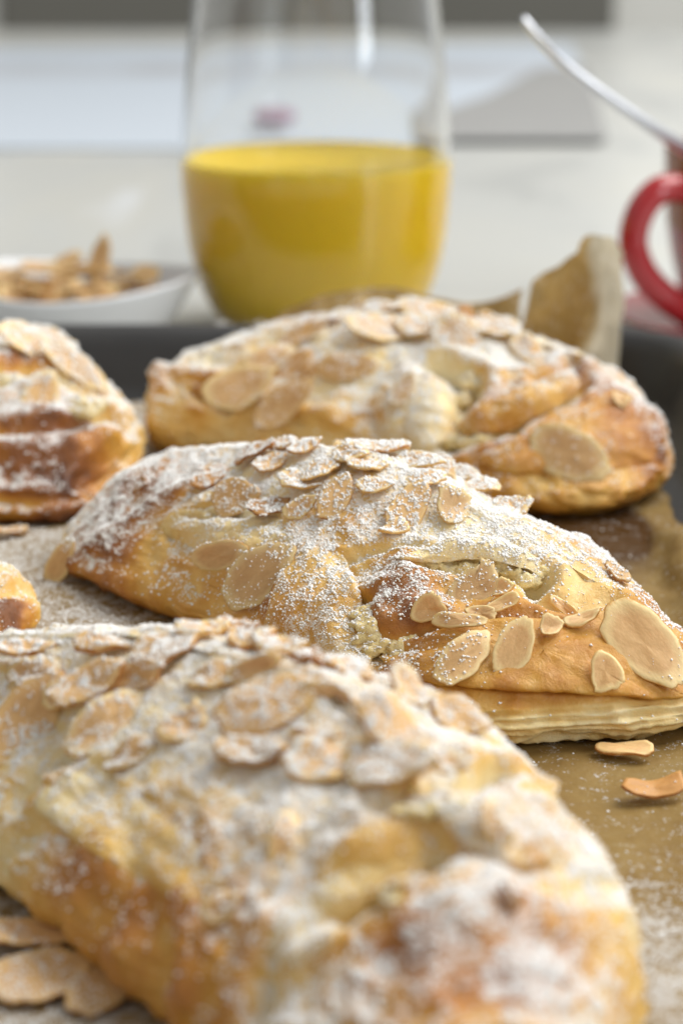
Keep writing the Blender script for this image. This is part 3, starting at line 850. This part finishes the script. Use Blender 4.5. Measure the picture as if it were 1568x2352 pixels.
fr.sugar_map([(230, 2100, .014, .12), (330, 2250, .012, .08), (60, 1900, .012, .3), (900, 2020, .007, .15), (820, 2110, .005, .1), (900, 2320, .008, .45), (1100, 2340, .010, .3), (430, 2330, .010, .2), (1420, 2150, .010, .3), (1290, 1790, .008, .5)])
fr.patch([(640, 2080), (760, 1990), (900, 1960), (1000, 1985), (900, 2060), (800, 2120), (770, 2180), (680, 2230), (600, 2200), (580, 2130)], .0022, [.3, .2, .2, .6, 1, 1, 1, .5, .3, .3], bake_add=.05, seed=1)
fr.patch([(1000, 1880), (1110, 1850), (1250, 1840), (1300, 1930), (1270, 1990), (1180, 2000), (1080, 1960)], .0022, [.6, 1, .7, .3, .6, .8, .8], bake_add=.12, seed=2)
fr.patch([(80, 1850), (150, 1770), (300, 1790), (460, 1900), (560, 2050), (420, 2080), (300, 2010), (180, 1940)], .0008, [1, 1, .3, 0, .2, .6, .6, .8], bake_add=.0, seed=3)
fr.lumps([(790, 2130, .0016, .5), (830, 2110, .0018, .5), (870, 2085, .0017, .5), (905, 2060, .0015, .5), (930, 1864, .0013, .5), (970, 1858, .0014, .5), (1010, 1852, .0014, .5), (1060, 1842, .0013, .5)], seed=8)
fr.finish()
fr.almonds([(68, 1650, 240, 120, 52, 'flake', 1, .45), (216, 1577, 170, 70, 25, 'flake', 1, .2), (248, 1661, 200, 96, 38, 'flake', 0, .4), (84, 1550, 120, 56, 8, 'flake', 0, .1), (63, 1506, 150, 24, 4, 'flake', 1, E),
    (253, 1495, 140, 30, 4, 'flake', 1, E), (548, 1458, 84, 28, 2, 'flake', 2, E), (464, 1460, 110, 28, 4, 'flake', 0, E), (390, 1505, 140, 70, 20, 'flake', 1, .1), (596, 1526, 110, 26, 22, 'sliver', 0, .2),
    (622, 1624, 215, 110, 22, 'flake', 1, .35), (728, 1698, 110, 30, 2, 'sliver', 0, .2), (590, 1742, 150, 60, -8, 'flake', 1, -.4), (745, 1766, 170, 66, -6, 'flake', 0, -.4), (422, 1677, 110, 96, 20, 'chip', 0, .3),
    (654, 1930, 130, 64, 82, 'flake', 0, .4), (580, 1480, 100, 30, 6, 'flake', 1, E), (706, 1522, 80, 34, -8, 'chip', 2, .0), (894, 1683, 170, 84, -42, 'flake', 1, .3), (1047, 1655, 130, 70, -24, 'flake', 1, .3),
    (910, 1780, 190, 70, -8, 'flake', 0, -.3), (1126, 1899, 106, 48, -62, 'chip', 0, .4), (1163, 2062, 56, 26, -60, 'chip', 2, .3), (330, 1560, 130, 50, 18, 'flake', 1, .1), (500, 1560, 120, 56, 12, 'flake', 0, .1),
    (780, 1600, 130, 60, -20, 'flake', 0, .2), (300, 1740, 110, 50, 30, 'chip', 0, .3), (930, 1590, 100, 40, -30, 'flake', 0, .1), (520, 2090, 100, 50, 40, 'flake', 0, .3), (1000, 1760, 130, 60, -14, 'flake', 0, .2), (150, 1600, 100, 40, 20, 'flake', 0, .2),
    (640, 1500, 110, 36, -6, 'flake', 0, E), (800, 1545, 100, 36, -16, 'flake', 1, E)], .0008, 1.15)
fr.sift(34000, .00010, .00033, False, 4)

# ------------------------------------------------------------------ back pastry
bk = Pastry('almond pastry with a large bare flake, at the back beside the upturned parchment',
    [(-.0445, .516, .026), (-.041, .538, .027), (-.02, .552, .029), (.02, .556, .031), (.05, .542, .029), (.067, .524, .025),
     (.0745, .500, .021), (.071, .478, .0165), (.058, .4635, .0155), (.04, .4645, .0155), (.012, .484, .019), (-.02, .503, .022)],
    [(-.028, .531, .0325), (-.006, .528, .0375), (.014, .523, .0405), (.036, .512, .0385), (.052, .503, .034), (.063, .494, .0265)], 41, 280, 90, 1.5)
bk.base_sugar = .9
bk.sculpt(bumps=[(980, 930, .008, .003), (1170, 930, .008, .002), (1300, 870, .006, .002), (1430, 930, .010, .0015), (880, 760, .012, .001)],
    trenches=[([(1035, 1020), (1050, 960), (1080, 900), (1000, 850)], .0028, .0055), ([(1060, 1030), (1150, 1000), (1250, 950), (1330, 900)], .0022, .004), ([(1240, 900), (1320, 860)], .002, .003), ([(470, 905), (520, 930)], .0018, .003)],
    ridges=[([(372, 862), (500, 876), (640, 935), (760, 960)], .0024, .0024), ([(372, 870), (362, 950), (358, 1040)], .0022, .0018), ([(1340, 880), (1440, 900), (1530, 950)], .003, .0016)])
bk.bake([(380, 860, .006, .42), (480, 900, .005, .5), (400, 1020, .012, .16), (600, 1010, .014, .16), (800, 960, .012, .16), (1150, 950, .009, .45), (1300, 860, .006, .45), (1420, 940, .013, .60), (1500, 1000, .010, .50), (1500, 930, .008, .4), (1150, 1040, .007, .38),
         (1330, 1150, .02, .24), (1180, 1170, .010, .18), (1460, 1110, .012, .32), (700, 720, .006, .4), (1150, 780, .01, -.1), (860, 960, .005, .2)])
bk.sugar_map([(500, 1010, .016, .08), (700, 1000, .014, .15), (1420, 950, .012, .12), (1300, 1130, .02, .08), (1150, 960, .007, .4), (1060, 980, .006, .2), (1480, 1050, .012, .1)])
bk.patch([(860, 870), (920, 850), (1000, 880), (1030, 950), (1035, 1020), (960, 1040), (870, 1020), (850, 940)], .0030, [0, 0, .6, 1, 1, .6, .4, .4], bake_add=.02, seed=1)
bk.patch([(1060, 990), (1100, 930), (1200, 890), (1310, 850), (1330, 880), (1260, 940), (1160, 985)], .0032, [.8, .8, .4, .6, .8, 1, 1], bake_add=.1, seed=2)
bk.patch([(1090, 1060), (1180, 1010), (1300, 950), (1400, 900), (1490, 915), (1535, 980), (1520, 1060), (1400, 1080), (1250, 1090), (1150, 1090)], .0026, [.9, 1, 1, .9, .3, .2, .4, .5, .5, .6], bake_add=.12, seed=3)
bk.lumps([(1060, 1015, .003, .7), (1100, 1015, .0028, .7), (1060, 920, .0024, .7), (1090, 880, .0024, .7)], seed=5)
bk.finish()
bk.almonds([(1308, 1050, 252, 116, -27, 'flake', 0, .55), (883, 762, 180, 62, 4, 'flake', 0, -.3), (994, 702, 160, 50, -4, 'flake', 0, E), (1075, 715, 60, 36, -60, 'flake', 2, .6), (1130, 718, 64, 36, -58, 'flake', 1, .6), (696, 770, 140, 40, 34, 'flake', 1, .1),
    (554, 891, 175, 96, 24, 'flake', 0, .35), (654, 928, 165, 80, 36, 'flake', 1, .4), (475, 898, 70, 36, -10, 'chip', 2, .2), (675, 850, 110, 60, 14, 'chip', 1, .2), (800, 846, 140, 64, 4, 'flake', 1, .2), (1057, 782, 150, 80, -20, 'flake', 0, .2), (1216, 815, 110, 54, -46, 'flake', 0, .2),
    (1421, 922, 46, 36, -40, 'chip', 0, .4), (740, 715, 110, 36, 26, 'flake', 2, .0), (800, 700, 100, 36, 50, 'flake', 0, .4), (620, 830, 130, 60, 26, 'flake', 0, .2), (930, 900, 90, 46, 60, 'flake', 0, .3), (880, 715, 100, 30, 0, 'flake', 0, E), (1140, 760, 110, 36, -16, 'flake', 0, E), (960, 760, 110, 40, -6, 'flake', 0, E)])
bk.sift(26000, .00011, .00035, False, 5)

# ------------------------------------------------------------------ left pastries
lf = Pastry('heavily sugared dark almond pastry cut off by the left edge, behind the centre one',
    [(-.0500, .497, .019), (-.0565, .466, .0125), (-.08, .457, .013), (-.11, .46, .014), (-.150, .48, .02), (-.152, .53, .02), (-.11, .548, .026), (-.075, .535, .028), (-.056, .516, .024)],
    [(-.13, .505, .036), (-.100, .500, .0405), (-.082, .497, .0400), (-.066, .496, .0325)], 61, 260, 90, 1.8)
lf.base_sugar = 1.3
lf.sculpt(bumps=[(90, 940, .010, .003), (200, 1020, .010, .003), (40, 1030, .009, .003), (150, 1140, .012, .001)],
    trenches=[([(0, 880), (90, 870), (180, 930), (240, 1010)], .0028, .0045), ([(0, 1010), (120, 1010), (230, 985)], .0024, .0035), ([(0, 1150), (100, 1160), (200, 1150)], .0012, .0012)],
    ridges=[([(0, 1060), (150, 1050), (260, 1010)], .004, .002)])
lf.bake([(40, 840, .006, .7), (60, 970, .008, .48), (150, 960, .006, .4), (60, 1060, .009, .5), (180, 1060, .008, .45), (40, 1110, .010, .45), (150, 1110, .010, .35), (100, 1180, .02, .25), (260, 1000, .006, .1), (290, 1080, .008, .05)])
lf.sugar_map([(100, 1160, .006, .2), (250, 1110, .006, .25), (200, 1190, .010, .1), (60, 845, .005, .25)])
lf.lumps([(20, 880, .003, .6), (200, 940, .003, .7)], seed=9)
lf.finish()
lf.almonds([(169, 850, 200, 54, -37, 'flake', 0, .1), (95, 907, 120, 84, 70, 'flake', 0, .4), (60, 790, 120, 46, -26, 'flake', 0, .0), (20, 770, 90, 36, -10, 'flake', 1, E), (120, 800, 110, 40, -34, 'flake', 0, E)])
lf.sift(17000, .00012, .00038, False, 6)

sm = Pastry('corner of a small browned pastry peeking in at the left edge, nearer the front',
    [(-.0590, .388, .016), (-.0615, .377, .014), (-.085, .366, .018), (-.14, .37, .02), (-.15, .42, .02), (-.1, .42, .024), (-.070, .402, .020)],
    [(-.13, .395, .032), (-.095, .391, .026), (-.078, .389, .0215), (-.070, .388, .0185)], 83, 200, 70, .9)
sm.base_sugar = .7
sm.sculpt(bumps=[(20, 1400, .006, .001)], trenches=[([(0, 1370), (40, 1365), (70, 1350)], .002, .0015)])
sm.bake([(20, 1400, .006, .60), (50, 1410, .005, .4), (30, 1320, .005, .2), (10, 1440, .006, .4), (60, 1450, .006, .1)])
sm.sugar_map([(40, 1460, .006, .1), (60, 1420, .004, .2), (50, 1340, .006, .4)])
sm.finish()
sm.sift(6000, .00008, .00028, False, 7)

# ------------------------------------------------------------------ loose flakes on the parchment
def loose(px, py, L, W, ang, kind, mi, label, tilt=(0, 0), z=None):
    p = at_z(px, py, ZP+.0012)
    k = (p-CAMO).length/FPX
    a = math.radians(ang)
    xa = Vector((math.cos(a), math.sin(a), 0)); za = Vector((tilt[0], tilt[1], 1)).normalized()
    xa = (xa-za*xa.dot(za)).normalized()
    o = put_almond(p+Vector((0, 0, z or .0008)), xa, za.cross(xa), za, L, W, .00055, kind, mi, None, 'almond_flake', LOOSE)
    return tag(o, label, 'almond', 'loose almond flakes on the parchment')
LOOSE = []
loose(1432, 1730, .0095, .0040, -2, 'sliver', 1, 'thin toasted almond sliver right under the pale side of the centre pastry', (0, -.15))
loose(1500, 1822, .0105, .0062, 10, 'curl', 2, 'curled brown almond flake alone on bare parchment at the right', (.0, -.10), .0011)
loose(95, 2250, .0150, .0115, 20, 'flake', 1, 'broad sugared almond flake at the lower left corner of the frame', (0, -.10))
loose(240, 2272, .0125, .0080, 62, 'flake', 1, 'upright pointing sugared almond flake between corner flake and front pastry', (0, -.22))
loose(90, 2158, .0165, .0085, -4, 'flake', 1, 'long almond flake lying above the broad flake at lower left', (0, .05), .0012)
loose(150, 2100, .0100, .0045, -34, 'sliver', 0, 'slim pale almond sliver tucked against the left flank of the front pastry', (0, -.1))
loose(22, 1226, .0085, .005, 6, 'chip', 1, 'small sugared almond chip at the left edge in front of the dark pastry')
loose(330, 1485, .0110, .006, 8, 'flake', 2, 'browned almond flake behind the top of the front pastry', (0, -.2))

# sugar fallen on the paper and the rim
rng = np.random.default_rng(99)
n = 190000
X = rng.uniform(-.085, .085, n); Y = rng.uniform(.19, .50, n)
Pq = np.stack([X, Y, np.zeros(n)], -1)
keep = rng.random(n) < paper_sugar(Pq)*.95+.010
Pq = Pq[keep]
allV = [PV]; allF = [tuple(f) for f in PF.tolist()]; off = len(PV)
for v, f in LOOSE:
    allV.append(v); allF += [tuple(int(i)+off for i in q) for q in f]; off += len(v)
for ps in (mid, fr, bk, lf, sm):
    allV.append(ps.V.reshape(-1, 3)); npaper = None
blk = [BVHTree.FromPolygons(ps.V.reshape(-1, 3).tolist(), ps.F.tolist()) for ps in (mid, fr, bk, lf, sm)]
bvp = BVHTree.FromPolygons(np.concatenate(allV[:1+len(LOOSE)]).tolist(), allF)
H = []; dn = Vector((.03, .02, -1)).normalized()
for x, y, _ in Pq:
    o3 = Vector((x, y, .09))
    if any(b.ray_cast(o3, dn)[0] is not None for b in blk): continue
    p, nn, i, tt = bvp.ray_cast(o3, dn)
    if p is not None: H.append((p.x, p.y, p.z+.00008))
for cx, cy, nn in ((at_y(515, 742, .590).x, .590, 60), (at_y(592, 742, .590).x, .590, 50)):
    for _ in range(nn): H.append((cx+rng.normal(0, .0013), cy+rng.normal(0, .001), .0241+abs(rng.normal(0, .0006))))
H = np.array(H); rad = np.exp(rng.uniform(math.log(.00009), math.log(.00030), len(H)))
so = grains('fallen_sugar', H, rad, False, rng, None)
tag(so, 'white powdered sugar scattered over the parchment around the pastries', 'sugar', kind='stuff')

# ------------------------------------------------------------------ glass of juice
GX0, GY0 = at_y(726, 400, .70).x, .70
t = NT('clear_glass'); t.set(Base_Color=(.985, .99, .99), Roughness=t.mrange(t.noise(40, 3), 0, 1, .0, .02), Transmission_Weight=1.0, IOR=1.46); M_GLASS = t.m
t = NT('orange_juice')
t.set(Base_Color=t.mix(t.noise(160, 4, .6), (1.0, .67, .020), (1.0, .70, .03)), Roughness=.30, Subsurface_Weight=.15,
      Subsurface_Radius=(.022, .014, .0015), Subsurface_Scale=1., Specular_IOR_Level=.4); M_JUICE = t.m
outer = [(.0001, 0.0006), (.022, .0004), (.0272, .0010), (.0300, .0035), (.0345, .0085), (.0385, .0170), (.0413, .0285), (.0425, .0400), (.0432, .0510),
         (.0429, .0620), (.0420, .0740), (.0405, .0880), (.0389, .1020), (.0374, .1150), (.0366, .1215)]
inner = [(.0354, .1218), (.0360, .1150), (.0376, .1020), (.0392, .0880), (.0407, .0740), (.0416, .0620), (.0419, .0510), (.0411, .0400), (.0399, .0285), (.0368, .0170), (.0322, .0095), (.0262, .0062), (.018, .0052), (.0001, .0050)]
def smooth_prof(pr, n): return [tuple(q) for q in catmull(pr, n, False)]
op = smooth_prof(outer, 60); ip = smooth_prof(inner, 60)
lip = [(.0363, .1222), (.0357, .1223)]
glass = empty('juice_glass', (GX0, GY0, 0))
V, F = lathe(GX0, GY0, op+lip+ip, 96)
mesh_obj('tumbler', V, F, M_GLASS, glass)
zj = .0560
jp = [(r+.0003, z-.0002) for r, z in reversed(ip) if z < zj-.0002]
rj = jp[-1][0]
V, F = lathe(GX0, GY0, [(.0001, jp[0][1])]+jp[1:]+[(rj, zj), (rj-.0004, zj+.0004), (rj-.0014, zj-.0001), (rj*.6, zj-.0003), (.0001, zj-.0003)], 96)
mesh_obj('orange_juice', V, F, M_JUICE, glass)
tag(glass, 'stemless clear glass half full of orange juice behind the tray', 'glass')

# ------------------------------------------------------------------ dish of flaked almonds
M_WHITE = simple('white_porcelain', (.80, .81, .82), .18, var=.02, Specular_IOR_Level=.5)
BX, BY = at_y(178, 660, .672).x, .672
n1 = 96
bprof_o = [(.0001, .0006), (.018, .0004), (.0215, .0010), (.0260, .0060), (.0310, .0125), (.0350, .0190), (.0366, .0222)]
bprof_i = [(.0360, .0230), (.0348, .0222), (.0325, .0180), (.0285, .0120), (.0235, .0065), (.018, .0042), (.0001, .0038)]
V, F = lathe(BX, BY, smooth_prof(bprof_o, 24)+smooth_prof(bprof_i, 24), n1)
th = np.arctan2(V[:, 1]-BY, V[:, 0]-BX)
V[:, 2] += sstep(.008, .022, V[:, 2])*.0018*np.cos(2*th+.5)
V[:, 0] = BX+(V[:, 0]-BX)*1.04
dish = mesh_obj('small_dish', V, F, M_WHITE)
tag(dish, 'small white porcelain dish behind the tray at left', 'dish')
r = random.Random(5)
for k in range(64):
    rr = .031*math.sqrt(r.random()); a = r.uniform(0, 6.283)
    lay = k/64
    rr *= (1-.22*lay)
    zz = .0115+.0120*lay+.005*(1-rr/.031)
    if k < 20: rr *= .86
    za = Vector((r.uniform(-.35, .35), r.uniform(-.45, .25), 1)).normalized()
    if k in (63,): za = Vector((r.uniform(-.9, .9), -.9, .35)).normalized()
    xa = Vector((r.uniform(-1, 1), r.uniform(-1, 1), .1)); xa = (xa-za*xa.dot(za)).normalized()
    pos = (BX+rr*math.cos(a), BY+rr*math.sin(a), zz)
    if k == 63: pos = (at_y(232, 620, .668).x, .668, .0300); xa = (Vector((.2, 0, 1))-za*Vector((.2, 0, 1)).dot(za)).normalized()
    L = r.uniform(.010, .016)
    o = put_almond(pos, xa, za.cross(xa), za, L, L*r.uniform(.45, .65), .0007, r.choice(['flake', 'flake', 'flake', 'chip', 'sliver']), r.choice([0, 0, 0, 0, 1]), None, 'almond_flake')
    if k == 63: tag(o, 'almond flake standing upright on top of the heap in the white dish', 'almond', 'almond flakes heaped in the dish')
    else: tag(o, 'toasted almond flake in the heap filling the white dish', 'almond', 'almond flakes heaped in the dish')

# ------------------------------------------------------------------ red cup with saucer, spoon
M_RED = simple('red_glaze', (.40, .018, .022), .16, var=.06, Specular_IOR_Level=.5, Coat_Weight=.4)
M_BROWN = simple('brown_glaze', (.24, .075, .014), .25, var=.10)
M_PINK = simple('pink_glaze', (.42, .11, .12), .25, var=.05)
CYP = .70
CXP = at_y(1524, 450, CYP).x+.033
cup = empty('cup', (CXP, CYP, .004))
co = [(.0001, .0050), (.019, .0046), (.0215, .0055), (.0262, .0130), (.0296, .0240), (.0315, .0345)]
V, F = lathe(CXP, CYP, smooth_prof(co, 26), 72)
M_MAROON = simple('dark_red_glaze', (.26, .014, .018), .2, var=.06, Coat_Weight=.3)
mesh_obj('bowl', V, F, M_MAROON, cup)
cu = [(.0315, .0345), (.0324, .0450), (.0330, .0565), (.0331, .0588), (.0324, .0594), (.0314, .0586), (.0308, .0450), (.0290, .0300), (.0240, .0140), (.017, .0085), (.0001, .0080)]
V, F = lathe(CXP, CYP, smooth_prof(cu, 44), 72)
mesh_obj('rim_band', V, F, M_BROWN, cup)
hp = [wy(1600, 442, .688), wy(1560, 432, .682), wy(1508, 440, .678), wy(1468, 490, .676), wy(1453, 560, .676), wy(1478, 630, .676), wy(1530, 685, .678), wy(1600, 735, .684)]
hpath = catmull(hp, 40, False)
V, F = tube(hpath, [(.0046, .0048)]*40, 16, up=(0, 1, 0))
mesh_obj('handle', V, F, M_RED, cup)
tag(cup, 'red handled cup at the right edge behind the tray', 'cup')
sp = [(.0001, .0012), (.022, .0010), (.032, .0020), (.046, .0052), (.0475, .0062), (.046, .0066), (.032, .0040), (.022, .0030), (.0001, .0030)]
V, F = lathe(CXP, CYP, smooth_prof(sp, 40), 72)
tag(mesh_obj('saucer', V, F, M_PINK), 'dull pink saucer under the red handled cup', 'saucer')
t = NT('polished_steel'); t.set(Base_Color=(.58, .60, .65), Metallic=1.0, Roughness=t.mrange(t.noise(60, 3), 0, 1, .28, .36)); M_STEEL = t.m
sppath = catmull([wy(1200, 38, .640), wy(1232, 82, .640), wy(1290, 142, .642), wy(1380, 212, .645), wy(1480, 282, .650), wy(1568, 338, .658), wy(1660, 400, .672), wy(1760, 500, .690)], 48, False)
wds = np.interp(np.linspace(0, 1, 48), [0, .06, .2, .5, .8, 1], [.0012, .0019, .0020, .0023, .0026, .0020])
V, F = tube(sppath, [(.0034*float(q)/.002, float(q)*.66) for q in wds], 14)
spn = empty('spoon', tuple(sppath[-1]))
mesh_obj('handle', V, F, M_STEEL, spn)
e = Vector(sppath[-1]); dirv = (Vector(sppath[-1])-Vector(sppath[-4])).normalized()
bp = [e+dirv*(.004*k) for k in range(7)]
V, F = tube(bp, [(.002, .0012), (.0055, .002), (.0075, .0026), (.0080, .0028), (.0072, .0026), (.005, .002), (.0015, .0008)], 14)
mesh_obj('bowl', V, F, M_STEEL, spn)
tag(spn, 'polished steel spoon with curved handle leaning out of the red handled cup', 'spoon')
